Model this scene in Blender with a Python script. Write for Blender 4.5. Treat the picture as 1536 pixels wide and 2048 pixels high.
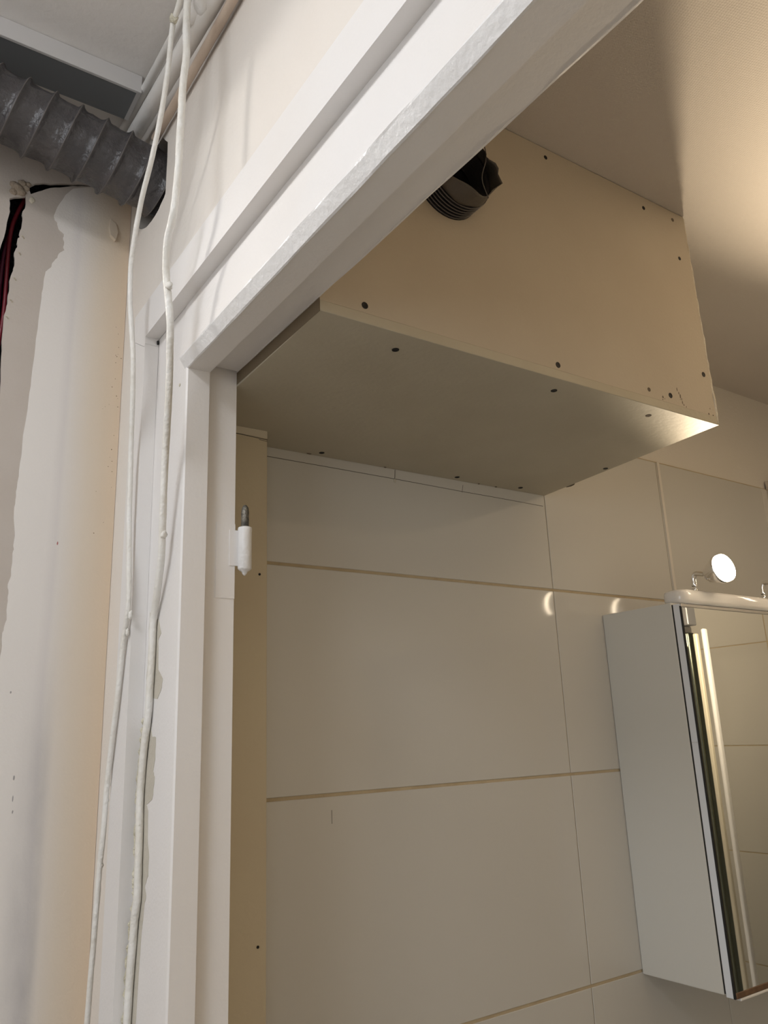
import bpy, bmesh, math, random
from mathutils import Vector, Matrix, noise
from mathutils.geometry import tessellate_polygon
for o in list(bpy.data.objects): bpy.data.objects.remove(o)
S = bpy.context.scene
C = bpy.context.collection
random.seed(7)

# ------------------------------------------------------------------ camera
cam = bpy.data.cameras.new('camera'); camo = bpy.data.objects.new('camera', cam); C.objects.link(camo)
R_ = Vector((0.8258813, -0.56257567, -0.03779811)); D_ = Vector((0.12224935, 0.2441018, -0.96201321)); F_ = Vector((0.55043181, 0.78988792, 0.27037362))
camo.matrix_world = Matrix(((R_.x, -D_.x, -F_.x, 0), (R_.y, -D_.y, -F_.y, 0), (R_.z, -D_.z, -F_.z, 1.6), (0, 0, 0, 1)))
cam.sensor_fit = 'VERTICAL'; cam.sensor_height = 36; cam.lens = 1586.6/2048*36
cam.clip_start = 0.02; cam.clip_end = 50
S.camera = camo

# ------------------------------------------------------------------ world, exposure
w = bpy.data.worlds.new('world'); S.world = w; w.use_nodes = True
w.node_tree.nodes['Background'].inputs[0].default_value = (0.75, 0.85, 1.0, 1)
w.node_tree.nodes['Background'].inputs[1].default_value = 0.3
S.view_settings.view_transform = 'Standard'
try: S.view_settings.look = 'None'
except Exception: pass
S.view_settings.gamma = 1; S.view_settings.exposure = 0.0
S.view_settings.use_curve_mapping = False

WINDOW_POWER = 13.0      # daylight through the hall window behind the viewer
HALL_LAMP = 125.0         # small hall ceiling lamp further left
HALL_LAMP_R = 18.0       # wide hall ceiling lamp behind the viewer
SPOT_STRENGTH = 35.0    # the two bathroom spot bulbs
SPOT_COLOR = (1.0, 0.82, 0.59)
SPOT_BEAM = 44.0         # watts of each bulb's forward beam

def area(name, loc, direction, sx, sy, power, color, shape='RECTANGLE'):
    l = bpy.data.lights.new(name, 'AREA'); l.shape = shape; l.size = sx
    if shape in ('RECTANGLE', 'ELLIPSE'): l.size_y = sy
    l.energy = power; l.color = color
    o = bpy.data.objects.new(name, l); C.objects.link(o); o.location = loc
    o.rotation_euler = Vector(direction).to_track_quat('-Z', 'Y').to_euler()
    return o
area('window_daylight', (-1.76, -0.55, 1.85), (1, 0, 0.0), 1.0, 1.0, WINDOW_POWER, (0.86, 0.93, 1.0))

# ------------------------------------------------------------------ materials
MATS = {}
def mat(name, color, rough=0.6, metal=0.0, bump=None, var=None, spec=0.5, coat=0.0, trans=0.0, emit=None, sheen=None):
    """bump=(scale, distance[, detail]); var=(scale, colour2, amount)"""
    if name in MATS: return MATS[name]
    m = bpy.data.materials.new(name); m.use_nodes = True
    nt = m.node_tree; b = nt.nodes['Principled BSDF']
    b.inputs['Base Color'].default_value = (*color, 1); b.inputs['Roughness'].default_value = rough
    b.inputs['Metallic'].default_value = metal; b.inputs['Specular IOR Level'].default_value = spec
    b.inputs['Coat Weight'].default_value = coat; b.inputs['Coat Roughness'].default_value = 0.05
    b.inputs['Transmission Weight'].default_value = trans
    tc = nt.nodes.new('ShaderNodeTexCoord')
    if var:
        n = nt.nodes.new('ShaderNodeTexNoise'); n.inputs['Scale'].default_value = var[0]; n.inputs['Detail'].default_value = 6
        nt.links.new(tc.outputs['Object'], n.inputs['Vector'])
        r = nt.nodes.new('ShaderNodeMapRange'); r.inputs[1].default_value = 0.35; r.inputs[2].default_value = 0.7
        r.inputs[3].default_value = 0; r.inputs[4].default_value = var[2]
        nt.links.new(n.outputs['Fac'], r.inputs[0])
        mx = nt.nodes.new('ShaderNodeMix'); mx.data_type = 'RGBA'
        mx.inputs[6].default_value = (*color, 1); mx.inputs[7].default_value = (*var[1], 1)
        nt.links.new(r.outputs[0], mx.inputs[0]); nt.links.new(mx.outputs[2], b.inputs['Base Color'])
    if bump:
        n = nt.nodes.new('ShaderNodeTexNoise'); n.inputs['Scale'].default_value = bump[0]
        n.inputs['Detail'].default_value = bump[2] if len(bump) > 2 else 3
        nt.links.new(tc.outputs['Object'], n.inputs['Vector'])
        bp = nt.nodes.new('ShaderNodeBump'); bp.inputs['Distance'].default_value = bump[1]; bp.inputs['Strength'].default_value = 1
        nt.links.new(n.outputs['Fac'], bp.inputs['Height']); nt.links.new(bp.outputs['Normal'], b.inputs['Normal'])
    if emit:
        b.inputs['Emission Color'].default_value = (*emit[0], 1); b.inputs['Emission Strength'].default_value = emit[1]
    MATS[name] = m
    return m
M_wall = mat('hall_wall_paint', (0.80, 0.755, 0.70), 0.65, bump=(160, 0.0006), var=(2.5, (0.80, 0.72, 0.64), 0.6))
M_frame = mat('door_frame_gloss_paint', (0.82, 0.80, 0.785), 0.42, bump=(240, 0.0003), var=(5, (0.80, 0.76, 0.72), 0.6))
M_frame_rough = mat('lumpy_frame_paint', (0.82, 0.81, 0.80), 0.28, bump=(150, 0.0011, 4))
M_ceil_h = mat('hall_ceiling_paint', (0.84, 0.81, 0.78), 0.8, bump=(90, 0.0008))
M_floor = mat('floor_vinyl', (0.54, 0.52, 0.50), 0.5, var=(6, (0.47, 0.45, 0.42), 0.6))
M_tile = mat('glossy_white_tile', (0.585, 0.57, 0.53), 0.09, bump=(5, 0.0004, 1), spec=0.5)
M_grout = mat('beige_grout', (0.52, 0.43, 0.29), 0.9, bump=(400, 0.0005), var=(30, (0.40, 0.31, 0.19), 0.6))
M_bpaint = mat('bathroom_wall_paint', (0.70, 0.66, 0.60), 0.7, bump=(200, 0.0004))
M_board = mat('plasterboard_paper', (0.525, 0.46, 0.365), 0.75, bump=(260, 0.0004), var=(7, (0.48, 0.415, 0.325), 0.7))
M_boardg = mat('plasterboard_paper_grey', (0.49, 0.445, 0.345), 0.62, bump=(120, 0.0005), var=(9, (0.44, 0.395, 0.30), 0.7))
M_core = mat('gypsum_core', (0.74, 0.69, 0.58), 0.95, bump=(300, 0.002, 5), var=(40, (0.55, 0.48, 0.36), 0.7))
M_strip = mat('yellowed_boxing_paint', (0.60, 0.525, 0.38), 0.7, bump=(180, 0.0004), var=(6, (0.56, 0.47, 0.34), 0.6))
M_screw = mat('black_phosphate_screw', (0.012, 0.011, 0.012), 0.6, 0.3)
M_screw2 = mat('brown_filled_hole', (0.14, 0.11, 0.08), 0.9)
M_pencil = mat('pencil_line', (0.12, 0.105, 0.09), 0.9)
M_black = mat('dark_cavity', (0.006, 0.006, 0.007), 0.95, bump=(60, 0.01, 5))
M_wool = mat('black_insulation', (0.012, 0.012, 0.014), 0.95, bump=(120, 0.02, 5), var=(60, (0.05, 0.055, 0.06), 0.8))
M_duct = mat('grey_duct_film', (0.048, 0.045, 0.048), 0.30, bump=(55, 0.006, 6), var=(22, (0.085, 0.077, 0.077), 0.8), spec=0.6)
M_rib = mat('duct_wire_film', (0.10, 0.09, 0.086), 0.4, spec=0.6)
M_hose = mat('black_hose_film', (0.035, 0.032, 0.034), 0.35, bump=(60, 0.003, 4))
M_hose_lip = mat('hose_cut_lip', (0.10, 0.085, 0.07), 0.5, bump=(80, 0.002, 4))
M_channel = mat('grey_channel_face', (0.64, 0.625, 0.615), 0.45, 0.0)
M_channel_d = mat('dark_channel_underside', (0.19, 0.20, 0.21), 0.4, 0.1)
M_pipe = mat('white_painted_pipe', (0.83, 0.81, 0.78), 0.45, bump=(80, 0.0012), var=(8, (0.74, 0.70, 0.65), 0.7))
M_pipe_b = mat('tan_painted_pipe', (0.62, 0.50, 0.40), 0.5, bump=(80, 0.001), var=(9, (0.45, 0.35, 0.27), 0.6))
M_cable = mat('white_painted_cable', (0.84, 0.825, 0.785), 0.42, bump=(150, 0.0018, 4), var=(25, (0.74, 0.70, 0.62), 0.8))
M_crust = mat('cracked_cream_paint', (0.72, 0.68, 0.56), 0.8, bump=(260, 0.004, 5), var=(60, (0.55, 0.50, 0.36), 0.8))
M_oldpaint = mat('bare_old_paint', (0.55, 0.51, 0.43), 0.7, bump=(200, 0.0006), var=(30, (0.60, 0.56, 0.48), 0.8))
M_red = mat('red_conduit', (0.20, 0.018, 0.028), 0.4)
M_red2 = mat('dark_red_conduit', (0.10, 0.012, 0.035), 0.4)
M_cab = mat('white_cabinet_board', (0.66, 0.65, 0.60), 0.4)
M_cabdoor = mat('white_door_edge', (0.76, 0.79, 0.83), 0.35)
M_seal = mat('black_edge', (0.012, 0.012, 0.012), 0.5)
M_mirror = mat('mirror_glass', (0.90, 0.90, 0.87), 0.015, 1.0)
M_alu = mat('aluminium', (0.72, 0.70, 0.68), 0.22, 1.0)
M_chrome = mat('chrome', (0.85, 0.84, 0.82), 0.06, 1.0)
M_brass = mat('corroded_edge', (0.22, 0.13, 0.075), 0.5, 0.2, var=(60, (0.09, 0.05, 0.03), 0.8))
M_bar = mat('white_gloss_plastic', (0.78, 0.76, 0.73), 0.12)
M_pin = mat('worn_steel_pin', (0.07, 0.068, 0.06), 0.5, 0.5, bump=(300, 0.002), var=(160, (0.5, 0.47, 0.40), 0.6))
M_bulb = mat('lit_bulb', (1, 1, 1), 0.5, emit=(SPOT_COLOR, SPOT_STRENGTH))
M_lampglass = mat('hall_lamp_glass', (1, 1, 1), 0.5, emit=((1.0, 0.95, 0.89), HALL_LAMP))
M_lampglass2 = mat('wide_lamp_glass', (1, 1, 1), 0.5, emit=((0.94, 0.96, 1.0), HALL_LAMP_R))
M_glass = mat('clear_glass', (0.93, 0.97, 0.95), 0.02, trans=1.0)
M_vent = mat('dark_grey_panel', (0.085, 0.078, 0.078), 0.45)
M_plastic = mat('white_plastic', (0.8, 0.8, 0.78), 0.3)
M_seal_w = mat('clear_seal', (0.62, 0.58, 0.46), 0.25)

def woven_material(name, color):
    m = mat(name, color, 0.8); nt = m.node_tree; b = nt.nodes['Principled BSDF']
    tc = nt.nodes.new('ShaderNodeTexCoord'); add = None
    for i, rot in enumerate((0.3, 1.87)):
        mp = nt.nodes.new('ShaderNodeMapping'); mp.inputs['Rotation'].default_value = (0, 0, rot)
        nt.links.new(tc.outputs['Object'], mp.inputs['Vector'])
        wv = nt.nodes.new('ShaderNodeTexWave'); wv.inputs['Scale'].default_value = 95; wv.inputs['Distortion'].default_value = 3; wv.inputs['Detail'].default_value = 2
        nt.links.new(mp.outputs[0], wv.inputs['Vector'])
        if add is None: add = wv.outputs['Fac']
        else:
            a = nt.nodes.new('ShaderNodeMath'); a.operation = 'MULTIPLY'; nt.links.new(add, a.inputs[0]); nt.links.new(wv.outputs['Fac'], a.inputs[1]); add = a.outputs[0]
    bp = nt.nodes.new('ShaderNodeBump'); bp.inputs['Distance'].default_value = 0.0003
    nt.links.new(add, bp.inputs['Height']); nt.links.new(bp.outputs['Normal'], b.inputs['Normal'])
    return m
M_ceil_b = woven_material('woven_ceiling_paper', (0.66, 0.60, 0.535))

def hall_left_material(name, stops, base_rough=0.75):
    """paint colour changes across the wall (X), as old coats and bounced light painted in"""
    m = mat(name, (0.7, 0.65, 0.6), base_rough); nt = m.node_tree; b = nt.nodes['Principled BSDF']
    tc = nt.nodes.new('ShaderNodeTexCoord'); sp = nt.nodes.new('ShaderNodeSeparateXYZ'); nt.links.new(tc.outputs['Object'], sp.inputs[0])
    n = nt.nodes.new('ShaderNodeTexNoise'); n.inputs['Scale'].default_value = 9; n.inputs['Detail'].default_value = 4
    mp = nt.nodes.new('ShaderNodeMapping'); mp.inputs['Scale'].default_value = (1, 1, 0.35)
    nt.links.new(tc.outputs['Object'], mp.inputs['Vector']); nt.links.new(mp.outputs[0], n.inputs['Vector'])
    ma = nt.nodes.new('ShaderNodeMath'); ma.operation = 'MULTIPLY_ADD'; nt.links.new(n.outputs['Fac'], ma.inputs[0]); ma.inputs[1].default_value = 0.016
    nt.links.new(sp.outputs['X'], ma.inputs[2])
    mr = nt.nodes.new('ShaderNodeMapRange'); mr.inputs[1].default_value = 0.13; mr.inputs[2].default_value = 0.31
    nt.links.new(ma.outputs[0], mr.inputs[0])
    cr = nt.nodes.new('ShaderNodeValToRGB'); nt.links.new(mr.outputs[0], cr.inputs[0])
    e = cr.color_ramp.elements
    e[0].position = stops[0][0]; e[0].color = (*stops[0][1], 1); e[1].position = stops[-1][0]; e[1].color = (*stops[-1][1], 1)
    for p, c in stops[1:-1]:
        k = e.new(p); k.color = (*c, 1)
    def mrange(src, a, b_, c, d):
        k = nt.nodes.new('ShaderNodeMapRange'); k.interpolation_type = 'SMOOTHSTEP'
        for q, v in zip((1, 2, 3, 4), (a, b_, c, d)): k.inputs[q].default_value = v
        nt.links.new(src, k.inputs[0]); return k.outputs[0]
    def mul(a, b_):
        k = nt.nodes.new('ShaderNodeMath'); k.operation = 'MULTIPLY'; nt.links.new(a, k.inputs[0]); nt.links.new(b_, k.inputs[1]); return k.outputs[0]
    ns = nt.nodes.new('ShaderNodeTexNoise'); ns.inputs['Scale'].default_value = 14; ns.inputs['Detail'].default_value = 5; nt.links.new(mp.outputs[0], ns.inputs['Vector'])
    st = mul(mul(mrange(sp.outputs['X'], 0.19, 0.229, 0, 1), mrange(sp.outputs['X'], 0.231, 0.243, 1, 0)), mul(mrange(sp.outputs['Z'], 1.75, 1.38, 0, 1), mrange(ns.outputs['Fac'], 0.3, 0.7, 0.25, 0.9)))
    mx = nt.nodes.new('ShaderNodeMix'); mx.data_type = 'RGBA'; mx.inputs[7].default_value = (0.30, 0.29, 0.30, 1)
    nt.links.new(st, mx.inputs[0]); nt.links.new(cr.outputs[0], mx.inputs[6]); nt.links.new(mx.outputs[2], b.inputs['Base Color'])
    n2 = nt.nodes.new('ShaderNodeTexNoise'); n2.inputs['Scale'].default_value = 300; nt.links.new(tc.outputs['Object'], n2.inputs['Vector'])
    bp = nt.nodes.new('ShaderNodeBump'); bp.inputs['Distance'].default_value = 0.0004
    nt.links.new(n2.outputs['Fac'], bp.inputs['Height']); nt.links.new(bp.outputs['Normal'], b.inputs['Normal'])
    return m
M_skim = hall_left_material('skim_coat_paint', [(0.0, (0.79, 0.755, 0.71)), (0.50, (0.77, 0.73, 0.69)), (0.565, (0.71, 0.67, 0.64)), (0.60, (0.745, 0.70, 0.65)),
                                                (0.76, (0.72, 0.63, 0.52)), (0.88, (0.71, 0.59, 0.455)), (0.97, (0.72, 0.58, 0.43)), (1.0, (0.74, 0.59, 0.45))])  # old paint coats, with light bounced between the walls painted in
M_scuff = mat('grey_scuff', (0.36, 0.34, 0.33), 0.9)
M_brick_mark = mat('faint_red_mark', (0.42, 0.16, 0.15), 0.9)
M_paper = mat('bare_board_paper', (0.53, 0.475, 0.425), 0.85, bump=(200, 0.0005), var=(14, (0.50, 0.44, 0.385), 0.7))

# ------------------------------------------------------------------ builders
def link(name, me, parent=None):
    o = bpy.data.objects.new(name, me); C.objects.link(o)
    if parent is not None: o.parent = parent
    return o
def obj(name, bm, m, parent=None, smooth=False):
    bmesh.ops.recalc_face_normals(bm, faces=bm.faces)
    me = bpy.data.meshes.new(name); bm.to_mesh(me); bm.free(); me.materials.append(m)
    if smooth:
        for p in me.polygons: p.use_smooth = True
    return link(name, me, parent)
def empty(name, loc=(0, 0, 0)):
    o = bpy.data.objects.new(name, None); C.objects.link(o); o.empty_display_size = 0.05
    return o
def tag(o, label, cat, group=None, kind=None):
    o['label'] = label; o['category'] = cat
    if group: o['group'] = group
    if kind: o['kind'] = kind
    return o
def bx(bm, x0, x1, y0, y1, z0, z1, bev=0.0, seg=1):
    vs = [bm.verts.new(p) for p in [(x0, y0, z0), (x1, y0, z0), (x1, y1, z0), (x0, y1, z0), (x0, y0, z1), (x1, y0, z1), (x1, y1, z1), (x0, y1, z1)]]
    fs = [bm.faces.new([vs[i] for i in f]) for f in [(0, 3, 2, 1), (4, 5, 6, 7), (0, 1, 5, 4), (1, 2, 6, 5), (2, 3, 7, 6), (3, 0, 4, 7)]]
    if bev:
        es = list({e for f in fs for e in f.edges})
        bmesh.ops.bevel(bm, geom=es, offset=bev, segments=seg, affect='EDGES', profile=0.5)
    return vs
def box(name, m, parent, x0, x1, y0, y1, z0, z1, bev=0.0, seg=1):
    bm = bmesh.new(); bx(bm, x0, x1, y0, y1, z0, z1, bev, seg); return obj(name, bm, m, parent)
def hexa(name, m, parent, pts, bev=0.0):
    """eight points: bottom ring of four, then top ring of four"""
    bm = bmesh.new(); vs = [bm.verts.new(p) for p in pts]
    fs = [bm.faces.new([vs[i] for i in f]) for f in [(0, 3, 2, 1), (4, 5, 6, 7), (0, 1, 5, 4), (1, 2, 6, 5), (2, 3, 7, 6), (3, 0, 4, 7)]]
    if bev: bmesh.ops.bevel(bm, geom=list(bm.edges), offset=bev, segments=1, affect='EDGES')
    return obj(name, bm, m, parent)
def plate(name, m, parent, loops, axis, d0, d1):
    """flat plate with holes: loops of 2D points; axis = normal axis; from depth d0 to d1"""
    def P(a, b, d): return {0: (d, a, b), 1: (a, d, b), 2: (a, b, d)}[axis]
    bm = bmesh.new()
    tris = tessellate_polygon([[Vector((a, b, 0)) for a, b in lp] for lp in loops])
    flat = [p for lp in loops for p in lp]
    va = [bm.verts.new(P(a, b, d0)) for a, b in flat]; vb = [bm.verts.new(P(a, b, d1)) for a, b in flat]
    for t in tris:
        if len(set(t)) < 3: continue
        try:
            bm.faces.new([va[i] for i in t]); bm.faces.new([vb[i] for i in reversed(t)])
        except ValueError: pass
    k = 0
    for lp in loops:
        n = len(lp)
        for i in range(n):
            j = (i+1) % n
            bm.faces.new([va[k+i], va[k+j], vb[k+j], vb[k+i]])
        k += n
    return obj(name, bm, m, parent)
def ring(c, t, r, n, up=Vector((0, 0, 1)), rn=None, ph=0.0):
    t = t.normalized(); a = t.cross(up)
    if a.length < 1e-4: a = t.cross(Vector((1, 0, 0)))
    a.normalize(); b = a.cross(t)
    return [c + (a*math.cos(ph+2*math.pi*i/n) + b*math.sin(ph+2*math.pi*i/n))*(r if rn is None else rn(i)) for i in range(n)]
def tube(bm, pts, r, n=10, cap=True, up=Vector((0, 0, 1)), rfun=None):
    pts = [Vector(p) for p in pts]; rings = []
    for i, p in enumerate(pts):
        t = pts[min(i+1, len(pts)-1)] - pts[max(i-1, 0)]
        rr = r if not callable(r) else r(i/(len(pts)-1))
        fn = None if rfun is None else (lambda k, i=i, rr=rr: rr*rfun(i, k))
        rings.append([bm.verts.new(v) for v in ring(p, t, rr, n, up, fn)])
    for A, B in zip(rings, rings[1:]):
        for i in range(n):
            bm.faces.new([A[i], A[(i+1) % n], B[(i+1) % n], B[i]])
    if cap:
        bm.faces.new(list(reversed(rings[0]))); bm.faces.new(rings[-1])
    return rings
def smooth_path(pts, k=4):
    pts = [Vector(p) for p in pts]; out = []
    for i in range(len(pts)-1):
        p0 = pts[max(i-1, 0)]; p1 = pts[i]; p2 = pts[i+1]; p3 = pts[min(i+2, len(pts)-1)]
        for j in range(k):
            t = j/k
            out.append(0.5*((2*p1) + (p2-p0)*t + (2*p0-5*p1+4*p2-p3)*t*t + (3*p1-p0-3*p2+p3)*t*t*t))
    out.append(pts[-1]); return out
def lathe(bm, prof, c, ax, n=20):
    """profile (s, r) along axis ax from c"""
    ax = Vector(ax).normalized(); c = Vector(c); rings = []
    for s, r in prof:
        rings.append([bm.verts.new(v) for v in ring(c+ax*s, ax, max(r, 1e-5), n, Vector((0, 0, 1)) if abs(ax.z) < 0.9 else Vector((0, 1, 0)))])
    for A, B in zip(rings, rings[1:]):
        for i in range(n): bm.faces.new([A[i], A[(i+1) % n], B[(i+1) % n], B[i]])
    bm.faces.new(list(reversed(rings[0]))); bm.faces.new(rings[-1])
def jag(pts, amp, sub=3, seed=0):
    """roughen an outline"""
    rnd = random.Random(seed); out = []
    for i in range(len(pts)):
        a = pts[i]; b = pts[(i+1) % len(pts)]
        for j in range(sub):
            t = j/sub; q = (a[0]+(b[0]-a[0])*t, a[1]+(b[1]-a[1])*t)
            if j: q = (q[0]+rnd.uniform(-amp, amp), q[1]+rnd.uniform(-amp, amp))
            out.append(q)
    return out
def lump(bm, c, r, sq=(1, 1, 1), seed=0, sub=2, amp=0.35, freq=60):
    res = bmesh.ops.create_icosphere(bm, subdivisions=sub, radius=1.0)
    for v in res['verts']:
        d = v.co.copy(); k = 1+amp*noise.noise(d*1.7+Vector((seed*3.1, seed, 0)))
        v.co = Vector((c[0]+d.x*r*sq[0]*k, c[1]+d.y*r*sq[1]*k, c[2]+d.z*r*sq[2]*k))

# ================================================================== THE SETTING
HZ = 2.536          # hall ceiling
XF, XB = 0.30, 0.3665   # door wall, hall face and bathroom face
YJ = 0.8205         # reveal of the left jamb
HOLE = [(0.927, 2.415), (0.9272, 2.36), (0.928, 2.331), (0.938, 2.327), (0.955, 2.322), (0.985, 2.322), (1.008, 2.326), (1.03, 2.336), (1.048, 2.35), (1.052, 2.40), (1.03, 2.437), (0.99, 2.446), (0.95, 2.44)]
wd = plate('wall_door', M_wall, None, [[(-1.6, 0), (-0.17, 0), (-0.17, 2.115), (0.938, 2.115), (0.938, 0), (2.6, 0), (2.6, HZ), (-1.6, HZ)], jag(HOLE, 0.0015, 2, 3)], 0, XF, XB)
tag(wd, 'cream painted hall wall around the doorway', 'wall', kind='structure')

fl = box('floor', M_floor, None, -1.8, 2.52, -1.6, 2.6, -0.05, 0.0); tag(fl, 'vinyl floor of the hall and bathroom', 'floor', kind='structure')
ch = box('ceiling', M_ceil_h, None, -1.8, XF, -1.6, 2.6, HZ, HZ+0.05); tag(ch, 'white painted ceiling of the hall above the grey duct', 'ceiling', kind='structure')
def cz(y): return 2.374+(y-0.614)*0.044
cb = hexa('ceiling', M_ceil_b, None, [(XB, -0.9, cz(-0.9)), (2.46, -0.9, cz(-0.9)), (2.46, 1.05, cz(1.05)), (XB, 1.05, cz(1.05)), (XB, -0.9, cz(-0.9)+0.04), (2.46, -0.9, cz(-0.9)+0.04), (2.46, 1.05, cz(1.05)+0.04), (XB, 1.05, cz(1.05)+0.04)])
tag(cb, 'woven papered bathroom ceiling behind the door lintel', 'ceiling', kind='structure')
# hall walls behind and beside the viewer
tag(plate('wall_back', M_wall, None, [[(-1.6, 0), (2.6, 0), (2.6, HZ), (-1.6, HZ)], [(-1.1, 1.3), (0.0, 1.3), (0.0, 2.4), (-1.1, 2.4)]], 0, -1.8, -1.88), 'cream hall wall behind the viewer with a window', 'wall', kind='structure')
tag(box('wall_hall_left', M_wall, None, -1.8, XF, 2.6, 2.66, 0, HZ), 'cream hall wall far to the left', 'wall', kind='structure')
tag(box('wall_hall_right', M_wall, None, -1.8, XF, -1.66, -1.6, 0, HZ), 'cream hall wall on the right of the viewer', 'wall', kind='structure')
win = empty('window_1'); tag(win, 'white framed hall window behind the viewer', 'window', kind='structure')
plate('window_frame', M_frame, win, [[(-1.1, 1.3), (0.0, 1.3), (0.0, 2.4), (-1.1, 2.4)], [(-1.05, 1.35), (-0.05, 1.35), (-0.05, 2.35), (-1.05, 2.35)]], 0, -1.79, -1.85)
box('pane', M_glass, win, -1.83, -1.825, -1.05, -0.05, 1.35, 2.35)

# left hall partition: torn plasterboard with a chased slot
SLOT = [[0.1486,2.3716],[0.1494,2.3549],[0.1459,2.3413],[0.1473,2.3297],[0.1469,2.3174],[0.1448,2.3076],[0.146,2.3051],[0.1435,2.2967],[0.1436,2.2848],[0.1408,2.2765],[0.1425,2.2623],[0.1418,2.2475],[0.1391,2.235],[0.1393,2.2207],[0.1383,2.2032],[0.1381,2.1918],[0.1362,2.1677],[0.1378,2.123],[0.1403,2.0791],[0.1403,2.0212],[0.11,2.0012],[0.1043,2.1143],[0.1094,2.2061],[0.1201,2.2566],[0.1258,2.2947],[0.1291,2.3328],[0.1291,2.3494],[0.1276,2.3597]]
CRACK = [[0.1504,2.3878],[0.1596,2.3982],[0.1705,2.404],[0.1806,2.4062],[0.1981,2.414],[0.211,2.4182],[0.2279,2.4247],[0.2385,2.4279],[0.2373,2.4246],[0.2241,2.4199],[0.2112,2.4149],[0.1985,2.4078],[0.186,2.402],[0.1738,2.3939],[0.1642,2.3860],[0.1547,2.3780]]
YL = 1.09
wl = plate('wall_left', M_paper, None, [[(-0.1, 0), (XF, 0), (XF, HZ), (-0.1, HZ)], jag(SLOT, 0.0008, 3, 5), jag(CRACK, 0.0006, 2, 6)], 1, YL, YL+0.0045)
tag(wl, 'patchy hall wall with a torn dark slot and bare board under the duct', 'wall', kind='structure')
box('insulation', M_wool, wl, -0.1, XF, 1.135, 1.19, 0, HZ)
box('stud', M_black, wl, -0.1, -0.055, YL+0.0047, 1.1349, 0, HZ)
SKIM = [[0.2115,2.4097],[0.2013,2.3941],[0.1919,2.37],[0.1884,2.3552],[0.1899,2.3469],[0.1937,2.3439],[0.1963,2.3338],[0.204,2.3277],[0.2037,2.3188],[0.2054,2.3128],[0.2045,2.307],[0.2066,2.3022],[0.1991,2.2931],[0.1978,2.2861],[0.1914,2.2753],[0.1901,2.2674],[0.1877,2.2645],[0.1837,2.2589],[0.1822,2.2425],[0.181,2.2233],[0.1808,2.2024],[0.18,2.1673],[0.179,2.1408],[0.1775,2.089],[0.1765,2.0578],[0.1743,2.0146],[0.1738,1.9872],[0.1726,1.956],[0.1719,1.9314],[0.1715,1.9152],[0.171,1.8992],[0.1741,1.8719],[0.174,1.8562],[0.1751,1.8486],[0.174,1.8407],[0.1745,1.8139],[0.1715,1.8023],[0.1734,1.7911],[0.173,1.7761],[0.174,1.7576],[0.1716,1.7464],[0.1704,1.7409],[0.1712,1.7173],[0.1702,1.7029]]
sk_left = []
rnd = random.Random(11)
for (a, b), (c, d) in zip(SKIM, SKIM[1:]):
    for j in range(3):
        t = j/3; sk_left.append((a+(c-a)*t+(rnd.uniform(-0.0006, 0.0006) if j else 0), b+(d-b)*t))
sk = plate('skim_coat', M_skim, wl, [sk_left + [(0.168, 1.5), (0.167, 0.0), (XF-0.0005, 0.0), (XF-0.0005, 2.44), (0.25, 2.43)]], 1, YL-0.0011, YL-0.00001)
sk['label'] = 'off white skim coat with a torn left edge'
tag_f = [[0.148, 2.3028], [0.1459, 2.2753], [0.1434, 2.2335], [0.1416, 2.1985], [0.139, 2.172]]
for i, (x, z) in enumerate(tag_f):       # curled paper flakes along the slot
    bm = bmesh.new(); s = 0.0045 - 0.0004*i
    v = [bm.verts.new(p) for p in [(x-0.001, YL-0.0001, z+0.0015), (x+s, YL-0.0004, z-0.0005), (x+s*0.3, YL-0.0042, z+0.0006), (x-0.0012, YL-0.003, z+0.0025), (x+s*0.6, YL-0.0005, z-0.0022)]]
    bm.faces.new([v[0], v[3], v[2]]); bm.faces.new([v[0], v[2], v[1]]); bm.faces.new([v[2], v[4], v[1]])
    obj('paper_flake', bm, M_core, wl)
bm = bmesh.new()
for i, (x, z, r) in enumerate([(0.1311, 2.3846, 0.0055), (0.1416, 2.3905, 0.006), (0.132, 2.3726, 0.0055), (0.1403, 2.376, 0.0075), (0.136, 2.381, 0.008), (0.148, 2.385, 0.005), (0.150, 2.392, 0.004)]):
    lump(bm, (x, YL-0.0005, z), r, (1, 0.6, 0.95), i)
fo = obj('filler_lump', bm, mat('brown_filler', (0.36, 0.29, 0.22), 0.9, bump=(200, 0.003)), wl, True); fo['label'] = 'lumpy brown filler above the slot'
bm = bmesh.new(); lump(bm, (0.1569, YL, 2.3686), 0.0045, (0.9, 0.35, 1.2), 4); obj('filler_dab', bm, M_core, wl, True)
# loose paint tongue near the duct
bm = bmesh.new()
tp = [(0.268, 2.377), (0.2765, 2.3705), (0.2795, 2.355), (0.2765, 2.3405), (0.269, 2.3475), (0.2665, 2.362)]
va = [bm.verts.new((x, YL-0.0012, z)) for x, z in tp]; vb = [bm.verts.new((x+0.0005, YL-0.0035-0.004*(2.377-z)/0.037, z)) for x, z in tp]
bm.faces.new(vb)
for i in range(6): bm.faces.new([va[i], va[(i+1) % 6], vb[(i+1) % 6], vb[i]])
obj('paint_tongue', bm, M_skim, wl)
bm = bmesh.new(); rnd = random.Random(3)   # paint spatter near the corner
for i in range(26):
    x = 0.298-abs(rnd.gauss(0.010, 0.008)); z = rnd.uniform(1.85, 2.2)
    lump(bm, (x, YL-0.0011, z), rnd.uniform(0.0004, 0.0009), (1, 0.5, 1), i, 1)
so = obj('dirt_specks', bm, mat('dirt', (0.28, 0.19, 0.11), 0.9), wl); so['kind'] = 'stuff'

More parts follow.
